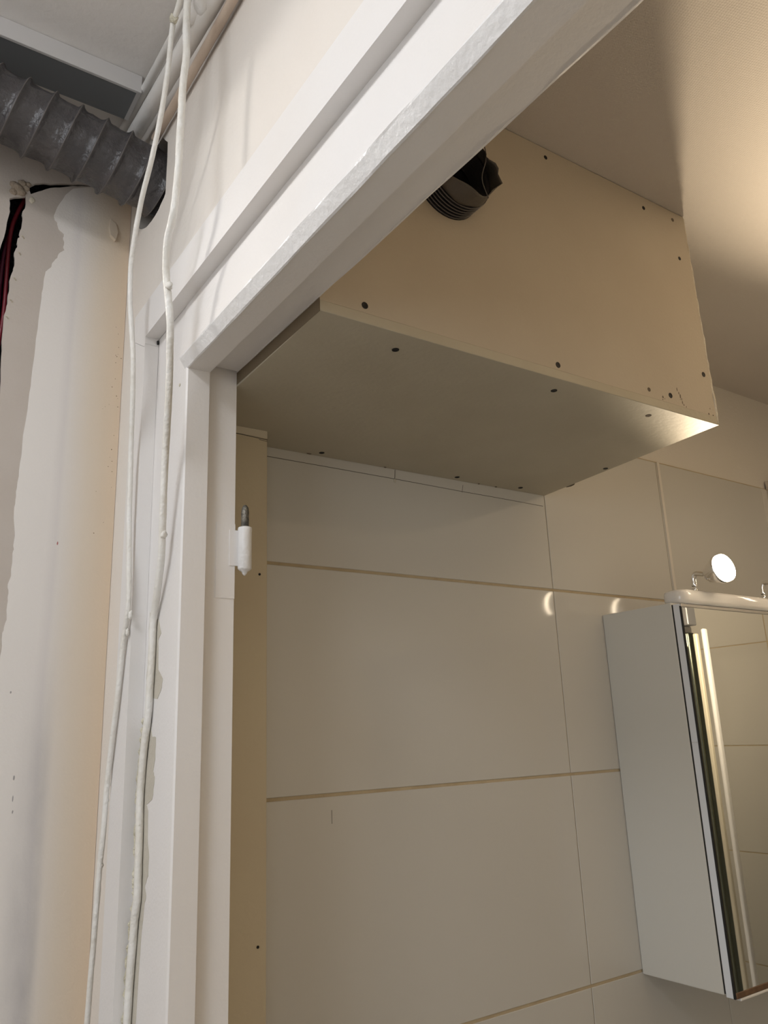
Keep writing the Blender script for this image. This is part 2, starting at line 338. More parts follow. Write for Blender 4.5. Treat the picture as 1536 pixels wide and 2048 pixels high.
for i, (x, z, r, q, m_) in enumerate([(0.198, 1.567, 0.0012, 2.6, M_scuff), (0.1985, 1.543, 0.0008, 5.0, M_scuff), (0.1995, 1.528, 0.0009, 2.5, M_scuff), (0.186, 1.668, 0.0011, 1.5, M_scuff), (0.2275, 1.862, 0.0011, 2.2, M_brick_mark)]):
    bm = bmesh.new(); lump(bm, (x, YL-0.0011, z), r, (1, 0.15, q), i, 1); obj('scuff_mark', bm, m_, wl)
# ---- tiled bathroom wall
wt = box('wall_tiled', M_bpaint, None, XB, 2.46, 1.004, 1.08, 0, 2.42)
tag(wt, 'bathroom wall with large glossy white tiles and beige grout', 'wall', kind='structure')
box('grout_bed', M_grout, wt, XB, 2.459, 1.0015, 1.004, 0, 2.1475)
Zr = [2.1475, 1.8417, 1.5234, 1.2010, 0.879, 0.558, 0.237, 0.0]
G = 0.0023
def tile_grid(parent, axis, face, back, us, zs, tl=None):
    cache = {}
    for i in range(len(us)-1):
        for k in range(len(zs)-1):
            g = G if axis == 1 else 0.0015
            u0, u1 = us[i]+(0.0008 if axis == 1 else g), us[i+1]-(0.0008 if axis == 1 else g)
            z0, z1 = zs[k+1]+g, zs[k]-g
            if u1-u0 < 0.02: continue
            key = (round(u1-u0, 4), round(z1-z0, 4))
            if key not in cache:
                bm = bmesh.new(); h = abs(back-face)/2
                if axis == 1: bx(bm, -(u1-u0)/2, (u1-u0)/2, -h, h, -(z1-z0)/2, (z1-z0)/2, 0.0006)
                else: bx(bm, -h, h, -(u1-u0)/2, (u1-u0)/2, -(z1-z0)/2, (z1-z0)/2, 0.0006)
                bmesh.ops.recalc_face_normals(bm, faces=bm.faces)
                me = bpy.data.meshes.new('tile'); bm.to_mesh(me); bm.free(); me.materials.append(M_tile); cache[key] = me
            o = link('tile', cache[key], parent)
            um, zm, dm = (u0+u1)/2, (z0+z1)/2, (face+back)/2
            o.location = (um, dm, zm) if axis == 1 else (dm, um, zm)
Ur = [XB, 1.0645, 1.4165, 1.8225, 2.459]
tile_grid(wt, 1, 1.0, 1.0017, Ur, Zr)
wf = box('wall_far', M_bpaint, None, 2.464, 2.52, -0.9, 1.08, 0, 2.42)
tag(wf, 'white tiled end wall of the bathroom', 'wall', kind='structure')
box('grout_bed', M_grout, wf, 2.4615, 2.464, -0.9, 1.0, 0, 2.35)
tile_grid(wf, 0, 2.46, 2.4617, [-0.9, -0.36, 0.24, 0.84, 1.0], [2.3475, 2.1475]+Zr[1:])
tag(box('wall_right', M_tile, None, XB, 2.52, -0.96, -0.9, 0, 2.42), 'white bathroom wall opposite the mirror cabinet', 'wall', kind='structure')
# narrow upright trim at the joint left of the lamp
t3 = box('trim_3', M_bpaint, None, 1.4200, 1.4290, 0.9985, 0.9999, 1.80, 2.1475, 0.0008)
tag(t3, 'thin upright joint strip on the tiles left of the lamp', 'trim', kind='structure')
# pencil lines and cut joint below the box
def line(parent, pts, r, axis_y, name='pencil_line', m=M_pencil):
    bm = bmesh.new(); tube(bm, [(x, axis_y, z) for x, z in pts], r, 4, True, Vector((0, 1, 0))); return obj(name, bm, m, parent)
line(wt, [(0.466, 2.0015), (0.5806, 2.0016), (0.7213, 2.0015), (0.864, 2.0003), (0.9513, 2.0003), (1.0587, 1.9995)], 0.0005, 1.0)
line(wt, [(0.7221, 2.0171), (0.7213, 2.006), (0.72, 1.9961)], 0.0006, 1.0)
line(wt, [(0.8663, 2.0126), (0.8628, 1.9985)], 0.0004, 1.0)
bm = bmesh.new(); lump(bm, (0.7205, 1.0, 1.9985), 0.0025, (1, 0.4, 1.5), 2); obj('mortar_smear', bm, M_oldpaint, wt, True)
line(wt, [(0.590, 1.5035), (0.590, 1.486)], 0.0004, 1.0, 'pencil_line')

# ---- yellowed boxing strip behind the jamb
tb = empty('trim_2'); tag(tb, 'yellowed upright boxing strip behind the hinge jamb, left of the tiles', 'trim', kind='structure')
box('board', M_strip, tb, XB, 0.4648, 0.9458, 1.0, 0.0, 2.0180, 0.0008)
line(tb, [(0.375, 2.0055), (0.4234, 2.0052), (0.4647, 2.0041)], 0.0006, 0.9457)
line(tb, [(0.452, 2.0025), (0.4647, 2.0015)], 0.0004, 0.9457)
box('filler_band', mat('cream_filler', (0.66, 0.60, 0.48), 0.8), tb, XB, 0.4645, 0.9452, 0.9458, 2.0058, 2.0178)
def screw_disc(parent, p, ax, r=0.0036, m=M_screw, sx=1.0, name='screw', rot=0.0):
    """countersunk head: dished disc just proud of the board"""
    bm = bmesh.new(); lathe(bm, [(0.0002, r*1.02), (-0.0004, r), (-0.0006, r*0.8), (-0.0001, r*0.35)], p, ax, 12)
    if sx != 1.0:
        for v in bm.verts:
            v.co.x = p[0]+(v.co.x-p[0])*sx
    return obj(name, bm, m, parent)
for z in (1.8115, 1.3654):
    s = screw_disc(tb, (0.4537, 0.9456, z), (0, 1, 0), 0.0017)

# ---- door frame
df = empty('door_1'); tag(df, 'white painted door frame with a bare hinge pin, door missing', 'door frame', kind='structure')
ZL = 2.022           # underside of the lintel stop
ZRB = 2.0355         # underside of the lintel rebate
XS = 0.3278          # end of the stop, start of the rebate
def extr_z(name, pts, z0, z1, m=M_frame, parent=df): return plate(name, m, parent, [pts], 2, z0, z1)
extr_z('jamb', [(XF-0.0006, 0.9375), (XF-0.0006, YJ+0.0018), (XF+0.0012, YJ), (XS, YJ), (XS, YJ+0.0105), (XB+0.0003, YJ+0.0105), (XB+0.0003, 0.9375)], 0.0, ZRB+0.002)
extr_z('jamb', [(XF-0.0006, -0.1695), (XF-0.0006, -0.0618), (XF+0.0012, -0.06), (XS, -0.06), (XS, -0.0705), (XB+0.0003, -0.0705), (XB+0.0003, -0.1695)], 0.0, ZRB+0.002)
# lintel body: leaning face, rebate
lp = [(0.2996, 2.1145), (0.2927, 2.0345), (XF+0.001, ZL), (XS, ZL), (XS, ZRB), (XB+0.0003, ZRB), (XB+0.0003, 2.1145)]
# subdivided along its length for a slightly wavy painted edge
def sweep_y(name, prof, ys, m, parent, wob=0.0, closed=True, seed=0):
    bm = bmesh.new(); rows = []
    for j, y in enumerate(ys):
        row = []
        for i, (x, z) in enumerate(prof):
            dx = wob*noise.noise(Vector((y*14, i*3.3, seed))); dz = wob*noise.noise(Vector((y*17, i*2.1, seed+9)))
            row.append(bm.verts.new((x+dx, y, z+dz)))
        rows.append(row)
    n = len(prof)
    for A, B in zip(rows, rows[1:]):
        for i in range(n if closed else n-1): bm.faces.new([A[i], A[(i+1) % n], B[(i+1) % n], B[i]])
    if closed:
        bm.faces.new(rows[0]); bm.faces.new(list(reversed(rows[-1])))
    return obj(name, bm, m, parent)
ys = [-0.1695+(0.8275+0.1695)*i/70 for i in range(71)]
sweep_y('lintel', lp, ys, M_frame, df, 0.0004)
# lumpy chamfer skin of thick paint on the lower front edge
sweep_y('paint_chamfer', [(0.2921, 2.0350), (0.2924, 2.0335), (XF-0.0006, 2.0220), (XF+0.0012, 2.0214), (XF+0.0018, 2.0228), (0.2945, 2.0350)], [-0.1694+(0.8272+0.1694)*i/140 for i in range(141)], M_frame_rough, df, 0.0008, seed=4)
# piece of frame face left of the lintel end
box('lintel_end', M_frame, df, XF-0.0004, XB+0.0003, 0.8276, 0.9375, ZRB+0.0021, 2.1145)
# raised paint on the back arris
sweep_y('paint_arris', [(XB-0.001, ZRB-0.0006), (XB+0.0008, ZRB-0.0004), (XB+0.0008, ZRB+0.003), (XB-0.001, ZRB+0.0005)], [-0.0701+(0.8308+0.0701)*i/90 for i in range(91)], M_frame, df, 0.0007, seed=2)
# hinge
hg = empty('hinge'); hg.parent = df; hg['label'] = 'white painted hinge barrel with a worn steel pin'
hx, hy = 0.3768, 0.8247
bm = bmesh.new(); lathe(bm, [(-0.001, 0.0008), (0.001, 0.0026), (0.0035, 0.0034), (0.0050, 0.0062), (0.0070, 0.0080), (0.050, 0.0079), (0.0535, 0.0083), (0.0555, 0.0078), (0.0565, 0.005)], (hx, hy, 1.7825), (0, 0, 1), 20)
obj('barrel', bm, M_frame_rough, hg, True)
bm = bmesh.new(); lathe(bm, [(0, 0.0045), (0.0185, 0.0045), (0.0235, 0.0037), (0.0262, 0.0020), (0.0270, 0.0004)], (hx, hy, 1.8388), (0, 0, 1), 16)
obj('pin', bm, M_pin, hg, True)
box('leaf', M_frame, hg, 0.344, XB+0.0006, YJ+0.0097, YJ+0.0105, 1.755, 1.8425)
box('leaf_knuckle_web', M_frame, hg, 0.360, hx-0.002, YJ+0.0088, YJ+0.0103, 1.793, 1.835)
# small paint scars on the frame
bm = bmesh.new(); lump(bm, (XF-0.0008, 0.842, 2.008), 0.0022, (0.4, 1.2, 0.9), 3); obj('paint_chip', bm, M_crust, df)
# architrave
tr = empty('trim_1'); tag(tr, 'white architrave boards around the bathroom doorway', 'architrave', kind='structure')
XA = 0.2816; YA, ZA = 0.9262, 2.1062; YO, ZO = 0.976, 2.1575
plate('side_board', M_frame, tr, [[(YA, 0.0), (YO, 0.0), (YO, ZA+0.014), (YA+0.004, ZA-0.013), (YA, ZA-0.0105)]], 0, XA, XF-0.0008)
plate('head_board', M_frame, tr, [[(YO, ZA+0.0145), (YO, ZO), (-0.225, ZO), (-0.225, ZA), (YA, ZA), (YA, ZA-0.010), (YA+0.004, ZA-0.0125)]], 0, XA, XF-0.0008)
plate('side_board', M_frame, tr, [[(-0.168, 0.0), (-0.218, 0.0), (-0.218, ZA-0.0005), (-0.168, ZA-0.0005)]], 0, XA, XF-0.0008)
bm = bmesh.new(); lump(bm, (XF-0.0022, YA-0.0006, ZA-0.005), 0.0021, (0.8, 0.7, 1.6), 1); o = obj('gap_hole', bm, M_seal, tr); 

# ================================================================== PLASTERBOARD BOX (bathroom)
sb = empty('plasterboard_soffit'); tag(sb, 'unfinished beige plasterboard box below the bathroom ceiling, above the tiles', 'soffit')
def fy(x): return 0.6139+(1.0334-x)*0.02007
zt = 2.3735; xl = XB+0.0006; T = 0.0125
bz = 2.0202
hcx, hcz, HR = 0.5465, 2.2415, 0.0455
fp = plate('front_panel', M_board, sb, [[(xl, bz+T), (1.0312, bz+T), (1.0286, zt-0.0005), (xl, zt)], [(hcx+(HR+0.001)*math.cos(a*math.pi/18), hcz+(HR+0.001)*math.sin(a*math.pi/18)) for a in range(36)]], 1, 0.0, T)
for v in fp.data.vertices: v.co.y += fy(v.co.x)
box('edge_shade_strip', mat('edge_shade_brown', (0.19, 0.145, 0.09), 0.8), sb, xl-0.0004, xl, fy(xl)-0.0003, 0.9990, bz-0.0005, bz+T+0.003)  # added dark strip: shade put in colour over the bottom board's lit edge
# bottom board: slightly warped quad plate
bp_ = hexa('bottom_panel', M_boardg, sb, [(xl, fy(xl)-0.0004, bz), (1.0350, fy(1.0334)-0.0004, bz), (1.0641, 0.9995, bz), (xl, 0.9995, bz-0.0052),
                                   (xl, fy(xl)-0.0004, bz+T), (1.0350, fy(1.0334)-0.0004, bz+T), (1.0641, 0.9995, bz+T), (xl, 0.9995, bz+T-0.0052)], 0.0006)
ep = hexa('end_panel', M_board, sb, [(1.0190, fy(1.02)+T, bz+T), (1.0310, fy(1.03)+T, bz+T), (1.0610, 0.9995, bz+T), (1.0490, 0.9995, bz+T),
                                     (1.0165, fy(1.02)+T, zt), (1.0285, fy(1.03)+T, zt), (1.0590, 0.9995, zt+0.014), (1.0470, 0.9995, zt+0.014)])
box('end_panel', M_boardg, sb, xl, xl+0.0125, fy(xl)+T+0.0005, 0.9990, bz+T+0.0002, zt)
# torn white gypsum edge along the outer corner
bm = bmesh.new(); pts = []
for i in range(41):
    t = i/40; pts.append(Vector((1.0290+0.0042*(1-t)+0.0009*noise.noise(Vector((t*9, 0, 0))), fy(1.03)+0.0012, bz+0.002+(zt-bz-0.006)*t)))
tube(bm, pts, lambda t: 0.0034*(1-0.45*t), 7, True, Vector((0, 1, 0)), lambda i, k: 0.75+0.6*noise.noise(Vector((i*0.55, k*1.1, 2))))
te = obj('torn_edge', bm, M_core, sb, True); te['label'] = 'ragged pale gypsum edge at the corner'
# pale arris of the bottom board
for i, (x, y, z) in enumerate([[0.727,0.62,2.3583],[0.9303,0.616,2.3534],[0.9995,0.6146,2.3576],[1.0019,0.6145,2.2896],[0.422,0.6262,2.0355],[0.708,0.6204,2.0398],[1.0161,0.6142,2.0974],[0.8828,0.6169,2.0442],[0.929,0.616,2.0451]]):
    screw_disc(fp, (x, fy(x), z+(0.006 if z < 2.036 else 0)), (0, 1, 0), 0.0040 if i in (4, 5, 6, 8) else 0.0031, M_screw2 if i in (2, 7) else M_screw)
for (x, y) in [(0.4836, 0.6586), (0.727, 0.6483), (0.9092, 0.642), (0.5753, 0.9918), (0.8413, 0.9892), (1.041, 0.8327), (0.9858, 0.9812)]:
    zz = bz-0.0052*max(0, (y-fy(x))/0.385)*(1.05-x)/0.68
    screw_disc(bp_, (x, min(y, 0.985), zz-0.0001), (0, 0, 1), 0.0042, M_screw if y > 0.7 or x < 0.8 else M_screw2)
for i, (x, z, r, q) in enumerate([(0.9115, 2.0391, 0.0022, 1.0), (0.946, 2.058, 0.0013, 2.6), (0.9514, 2.0487, 0.0017, 2.4), (0.9544, 2.0396, 0.0014, 2.2), (0.962, 2.0345, 0.0010, 1.5), (1.014, 2.034, 0.0022, 0.8), (1.024, 2.0335, 0.002, 0.6), (1.0185, 2.043, 0.0011, 1.3), (0.9105, 2.0352, 0.0016, 0.5), (0.9150, 2.0372, 0.0009, 1.6), (0.949, 2.053, 0.0013, 2.0), (0.9535, 2.0445, 0.0012, 1.6), (0.957, 2.0365, 0.0013, 1.5), (0.9505, 2.0435, 0.0008, 1.5)]):
    bm = bmesh.new(); lump(bm, (x, fy(x), z), r, (0.8, 0.12, q), i, 1); obj('black_smear', bm, M_screw2, fp)
# chipped crumbs where the bottom meets the tiles
for i, (x, q) in enumerate([(0.56, 1.6), (0.94, 1.0), (0.90, 0.6), (0.70, 0.8)]):
    bm = bmesh.new(); lump(bm, (x, 0.9965, bz-0.0048*(1.05-x)/0.68), 0.003, (q, 0.5, 0.5), i); obj('board_chip', bm, M_screw2, bp_)
bm = bmesh.new(); lump(bm, (1.0610, 0.930, bz+0.001), 0.0035, (0.5, 3.0, 0.7), 8); obj('board_chip', bm, M_screw2, bp_)

# ---- black hose end sticking out of the box
hs = empty('exhaust_hose'); tag(hs, 'crumpled black exhaust hose end sticking out of the plasterboard box', 'hose')
hc = Vector((hcx, 0.0, hcz))
bm = bmesh.new(); rings = []
N = 40
prof = [(fy(hcx)+0.046, 1.0), (fy(hcx)+0.012, 1.0)]
yk = fy(hcx)
stepn = 9
for i in range(stepn*2+1):
    prof.append((yk-0.0005-0.0024*i*0.62, 1.0 if i % 2 == 0 else 0.91))
for (y, k) in prof:
    rings.append([bm.verts.new((hc.x+math.cos(2*math.pi*a/N)*HR*k, y, hc.z+math.sin(2*math.pi*a/N)*HR*k)) for a in range(N)])
for A, B in zip(rings, rings[1:]):
    for a in range(N): bm.faces.new([A[a], A[(a+1) % N], B[(a+1) % N], B[a]])
obj('bellows', bm, M_hose, hs)
for i in range(6):      # stiff rings of the bellows
    bm = bmesh.new(); yy = yk-0.002-0.0046*i
    tube(bm, [(hc.x+math.cos(a*math.pi/20)*HR*1.0, yy, hc.z+math.sin(a*math.pi/20)*HR*1.0) for a in range(41)], 0.0009, 5, True, Vector((0, 1, 0))); obj('bellows_ring', bm, M_rib, hs, True)
bm = bmesh.new(); rings = []; y0 = prof[-1][0]
for j in range(7):
    row = []
    for a in range(N):
        th = 2*math.pi*a/N
        # crumpled lip: dented inwards on the right side, a sticking-out corner at lower right
        dent = 0.30*math.exp(-((th-0.55)/0.22)**2)*j/6 if th < 3 else 0
        tipk = 0.22*math.exp(-(((th-6.10))/0.13)**2)*j/6
        k = 1.0-0.10*j/6-dent+tipk+0.035*noise.noise(Vector((math.cos(th)*2.4, math.sin(th)*2.4, j*0.3)))
        y = y0-0.0030*j*(1+0.35*math.sin(3*th+0.6))
        row.append(bm.verts.new((hc.x+math.cos(th)*HR*k, y, hc.z+math.sin(th)*HR*k)))
    rings.append(row)
for A, B in zip(rings, rings[1:]):
    for a in range(N): bm.faces.new([A[a], A[(a+1) % N], B[(a+1) % N], B[a]])
o = obj('torn_lip', bm, M_hose_lip, hs, True); md = o.modifiers.new('thick', 'SOLIDIFY'); md.thickness = 0.0006
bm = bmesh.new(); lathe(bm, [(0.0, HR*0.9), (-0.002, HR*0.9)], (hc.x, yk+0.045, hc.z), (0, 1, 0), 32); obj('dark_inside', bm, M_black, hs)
bm = bmesh.new()
tube(bm, smooth_path([(hc.x+0.022, y0-0.020, hc.z+0.036), (hc.x+0.023, y0-0.021, hc.z+0.015), (hc.x+0.018, y0-0.016, hc.z-0.012), (hc.x+0.028, y0-0.014, hc.z-0.034)], 5), 0.0007, 6); obj('wire', bm, M_rib, hs, True)

# ================================================================== MIRROR CABINET
mc = empty('mirror_cabinet'); tag(mc, 'white bathroom mirror cabinet on the tiles under the lit spotlight', 'cabinet')
CX0, CX1 = 1.1895, 1.61; CZ0, CZ1 = 1.1965, 1.8022; CY = 0.8475; YM = 0.8285
body = box('body', M_cab, mc, CX0, CX1, CY, 0.9995, CZ0, CZ1, 0.0012)
dr = empty('door'); dr.parent = mc
box('door_panel', M_cabdoor, dr, CX0, CX1, YM+0.003, CY-0.0035, CZ0-0.002, CZ1-0.004, 0.0006)
box('edge_band_joint', M_alu, dr, CX0-0.0003, CX0+0.001, YM+0.0035, CY-0.004, 1.5685, 1.5692)
box('mirror', M_mirror, dr, CX0+0.002, CX1-0.002, YM, YM+0.0028, CZ0+0.006, CZ1-0.010)
box('black_seal', M_seal, dr, CX0-0.0002, CX0+0.0022, YM-0.0006, YM+0.0028, CZ0-0.002, CZ1-0.008)
box('top_rail', M_alu, dr, CX0, CX1, YM-0.0016, YM+0.0028, CZ1-0.0100, CZ1-0.0040, 0.0008)
box('bottom_rail', M_brass, dr, CX0+0.0022, CX1, YM-0.0012, YM+0.0028, CZ0-0.002, CZ0+0.006, 0.0006)
box('bottom_lip', M_bar, mc, CX0+0.012, CX1, YM-0.002, CY-0.006, CZ0-0.0065, CZ0-0.0024, 0.0012)
box('door_gap', M_seal, mc, CX0+0.0015, CX1-0.002, CY-0.0036, CY, CZ0+0.002, CZ1-0.004)

# ---- lamp bar with two spots
vl = empty('vanity_light'); tag(vl, 'white lamp bar with round spotlights on top of the mirror cabinet', 'lamp')
bm = bmesh.new()
def rbar(x0, x1, y0, y1, z0, z1, r, n=8):
    pts = []
    for cx, cy, a0 in ((x1-r, y1-r, 0), (x0+r, y1-r, 90), (x0+r, y0+r, 180), (x1-r, y0+r, 270)):
        for i in range(n+1):
            a = math.radians(a0+90*i/n); pts.append((cx+r*math.cos(a), cy+r*math.sin(a)))
    k = len(pts); rows = []
    for z, s in ((z0, 0.004), (z0+0.003, 0.0008), (z0+0.006, 0), (z1-0.006, 0), (z1-0.002, 0.0015), (z1, 0.005)):
        cx, cy = (x0+x1)/2, (y0+y1)/2
        rows.append([bm.verts.new((px-(s if px > cx else -s), py-(s if py > cy else -s), z)) for px, py in pts])
    for A, B in zip(rows, rows[1:]):
        for i in range(k): bm.faces.new([A[i], A[(i+1) % k], B[(i+1) % k], B[i]])
    bm.faces.new(list(reversed(rows[0]))); bm.faces.new(rows[-1])
rbar(1.2060, 1.592, 0.8320, 0.880, CZ1+0.0002, CZ1+0.0245, 0.018)
obj('bar', bm, M_bar, vl, True)
for i, (lx, ax, n) in enumerate([(1.2805, 1.2855, (-0.08, -0.97, 0.16)), (1.507, 1.5105, (0.12, -0.96, 0.12))]):
    L = Vector((lx, 0.7917, 1.862)); n = Vector(n).normalized()
    back = L-n*0.034
    bm = bmesh.new(); lathe(bm, [(-0.0062, 0.0255), (-0.007, 0.0258), (-0.012, 0.0255), (-0.022, 0.0205), (-0.036, 0.0150), (-0.042, 0.0090), (-0.043, 0.002)], L, n, 28)
    hd = obj('spot_head', bm, M_chrome, vl, True)
    bm = bmesh.new(); lathe(bm, [(-0.006, 0.0252), (0.0, 0.0250), (0.0014, 0.0245), (0.0022, 0.020), (0.0025, 0.001)], L+n*0.0002, n, 28)
    bo = obj('bulb', bm, M_bulb, hd, True); bo['label'] = 'glowing round bulb face'
    sl = bpy.data.lights.new('bulb_beam', 'SPOT'); sl.energy = SPOT_BEAM; sl.color = SPOT_COLOR; sl.spot_size = math.radians(145); sl.spot_blend = 1.0; sl.shadow_soft_size = 0.02
    slo = bpy.data.objects.new('bulb_beam', sl); C.objects.link(slo); slo.location = L+n*0.012; slo.rotation_euler = n.to_track_quat('-Z', 'Y').to_euler(); slo.parent = vl
    bm = bmesh.new(); q = L-n*0.040
    tube(bm, smooth_path([(ax, 0.861, CZ1+0.0235), (ax, 0.861, CZ1+0.042), (ax, 0.860, CZ1+0.054), (ax-0.0005, 0.853, CZ1+0.060), (q.x, q.y-0.003, q.z)], 5), 0.0048, 12)
    obj('arm', bm, M_chrome, vl, True)
    bm = bmesh.new(); lathe(bm, [(0, 0.009), (0.004, 0.0088), (0.006, 0.006)], (ax, 0.861, CZ1+0.0235), (0, 0, 1), 18); obj('arm_socket', bm, M_chrome, vl, True)

# ---- dark panel at the right edge
wp = empty('wall_panel'); tag(wp, 'dark grey panel on the tiles at the right edge beyond the lamp', 'panel')
box('panel', M_vent, wp, 1.848, 2.16, 0.985, 0.9985, 1.86, 2.163, 0.002)
plate('rim', M_alu, wp, [[(1.845, 1.857), (2.163, 1.857), (2.163, 2.166), (1.845, 2.166)], [(1.8485, 1.8605), (2.1595, 1.8605), (2.1595, 2.1625), (1.8485, 2.1625)]], 1, 0.984, 0.9995)

# ---- shower screen (seen in the mirror)
ss = empty('shower_screen'); tag(ss, 'chrome framed glass shower screen reflected in the mirror cabinet', 'shower screen')
SX = 1.90
box('post', mat('chrome_dark_reflection', (0.15, 0.165, 0.13), 0.16, 1.0), ss, SX-0.012, SX+0.018, 0.296, 0.352, 0.0, 1.835, 0.004, 3)  # chrome darkened: dark reflections are put into its colour
box('post_groove', MATS['chrome_dark_reflection'], ss, SX-0.016, SX-0.0121, 0.306, 0.322, 0.0, 1.80, 0.002, 2)
box('seal_strip', M_seal_w, ss, SX-0.004, SX+0.008, 0.360, 0.371, 0.0, 1.83, 0.002)
box('door_stile', M_plastic, ss, SX-0.006, SX+0.01, 0.387, 0.398, 0.0, 1.84, 0.004, 2)
box('top_bracket', M_alu, ss, SX-0.02, SX+0.02, 0.28, 0.345, 1.795, 1.853, 0.003)
box('header_rail', mat('grey_header', (0.16, 0.16, 0.165), 0.4, 0.3), ss, SX-0.018, SX+0.02, -0.90, 0.362, 1.8535, 1.905, 0.002)
box('glass_panel', M_glass, ss, SX-0.003, SX+0.003, -0.88, 0.296, 0.02, 1.853)

# ================================================================== HALL: duct, pipes, trunking, cables
fd = empty('flexible_duct'); tag(fd, 'dark grey spiral flexible duct entering a hole in the hall wall', 'duct')
P0 = Vector((-0.16, 0.992, 2.468)); P1 = Vector((0.049, 0.990, 2.433)); P2 = Vector((0.261, 0.988, 2.397)); P3 = Vector((0.345, 0.985, 2.381))
dl = (P3-P0).length; dx = (P3-P0).normalized()
A_ = dx.cross(Vector((0, 0, 1))).normalized(); B_ = A_.cross(dx)
pitch = 0.0345; r0 = 0.0455; nl = int(dl/0.0028); nn = 44
def duct_center(s): return P0+dx*s
def duct_r(s, th):
    ph = (s/pitch - th/(2*math.pi)) % 1.0
    rid = math.exp(-((min(ph, 1-ph))/0.085)**2)
    sag = 0.0016*noise.noise(Vector((math.cos(th)*3, math.sin(th)*3, s*70))) + 0.0012*noise.noise(Vector((math.cos(th)*9, math.sin(th)*9, s*160)))
    return r0+0.0052*rid-0.0012*math.sin(math.pi*ph)+sag*(1-rid)
bm = bmesh.new(); rings = []
for i in range(nl+1):
    s = dl*i/nl; rings.append([bm.verts.new(duct_center(s)+(A_*math.cos(2*math.pi*k/nn)+B_*math.sin(2*math.pi*k/nn))*duct_r(s, 2*math.pi*k/nn)) for k in range(nn)])
for A, B in zip(rings, rings[1:]):
    for k in range(nn): bm.faces.new([A[k], A[(k+1) % nn], B[(k+1) % nn], B[k]])
obj('duct_sleeve', bm, M_duct, fd, True)
bm = bmesh.new(); sp = []
nt_ = int(dl/pitch*40)
for i in range(nt_):
    th = 2*math.pi*i/40; s = pitch*th/(2*math.pi)
    if s > dl: break
    sp.append(duct_center(s)+(A_*math.cos(th)+B_*math.sin(th))*(r0+0.0046))
tube(bm, sp, 0.0011, 6, True, Vector((1, 0, 0.1)))
obj('wire_spiral', bm, M_rib, fd, True)
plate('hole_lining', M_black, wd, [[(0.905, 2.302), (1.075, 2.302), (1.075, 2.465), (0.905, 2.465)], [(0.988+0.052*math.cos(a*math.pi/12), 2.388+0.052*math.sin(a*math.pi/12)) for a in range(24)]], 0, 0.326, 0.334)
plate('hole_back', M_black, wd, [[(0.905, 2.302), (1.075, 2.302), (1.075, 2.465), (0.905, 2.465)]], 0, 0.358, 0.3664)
# ceiling trunking
tk = empty('ceiling_trunking'); tag(tk, 'grey metal trunking with dark underside along the hall ceiling above the duct', 'trunking')
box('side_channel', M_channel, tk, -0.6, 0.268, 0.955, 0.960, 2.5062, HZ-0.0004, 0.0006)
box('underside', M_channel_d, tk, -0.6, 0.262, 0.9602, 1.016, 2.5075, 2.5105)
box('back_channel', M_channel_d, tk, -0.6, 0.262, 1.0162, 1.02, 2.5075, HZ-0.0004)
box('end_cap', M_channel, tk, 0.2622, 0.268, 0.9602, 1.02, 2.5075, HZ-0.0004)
# pipes
def pipe(a, b, r, m, label, wob=0.0, lumps=(), y_end=1.087):
    e = empty('pipe'); tag(e, label, 'pipe')
    a = Vector(a); b = Vector(b); d = (b-a)
    t1 = (y_end-a.y)/d.y; t2 = (-1.2-a.y)/d.y
    pts = []
    for i in range(91):
        t = t1+(t2-t1)*(i/90)**1.6; p = a+d*t
        if p.y < 0.71: p = Vector((p.x, p.y, (a+d*((0.71-a.y)/d.y)).z))
        p += Vector((0, 0, 1))*wob*noise.noise(Vector((p.y*9, r*900, 0)))
        pts.append(p)
    bm = bmesh.new(); tube(bm, pts, r, 14, True, Vector((1, 0, 0)), lambda i, k: 1+0.05*noise.noise(Vector((i*0.8, k*0.5, r*100))))
    obj('pipe_run', bm, m, e, True)
    for i, (y, s) in enumerate(lumps):
        t = (y-a.y)/d.y; c = a+d*t+Vector((-0.005, 0, 0.006)); bm = bmesh.new(); lump(bm, c, s, (0.95, 1.7, 0.95), i+3, 3, 0.30); obj('plaster_lump', bm, M_pipe, e, True)
    return e
pipe((0.272, 1.045, 2.5225), (0.272, 0.7622, 2.4990), 0.0055, M_pipe, 'thin white pipe closest to the hall ceiling above the doorway', 0.0006)
pipe((0.278, 1.0145, 2.4838), (0.278, 0.7106, 2.4492), 0.0111, M_pipe, 'thickest white painted pipe with plaster lumps, in the middle of three', 0.0012, [(0.747, 0.0138), (0.72, 0.0148), (0.685, 0.013)])
pipe((0.2905, 0.9733, 2.4379), (0.2905, 0.6834, 2.4303), 0.0058, M_pipe_b, 'tan painted pipe lying against the hall wall, lowest of three', 0.0008, (), 0.956)
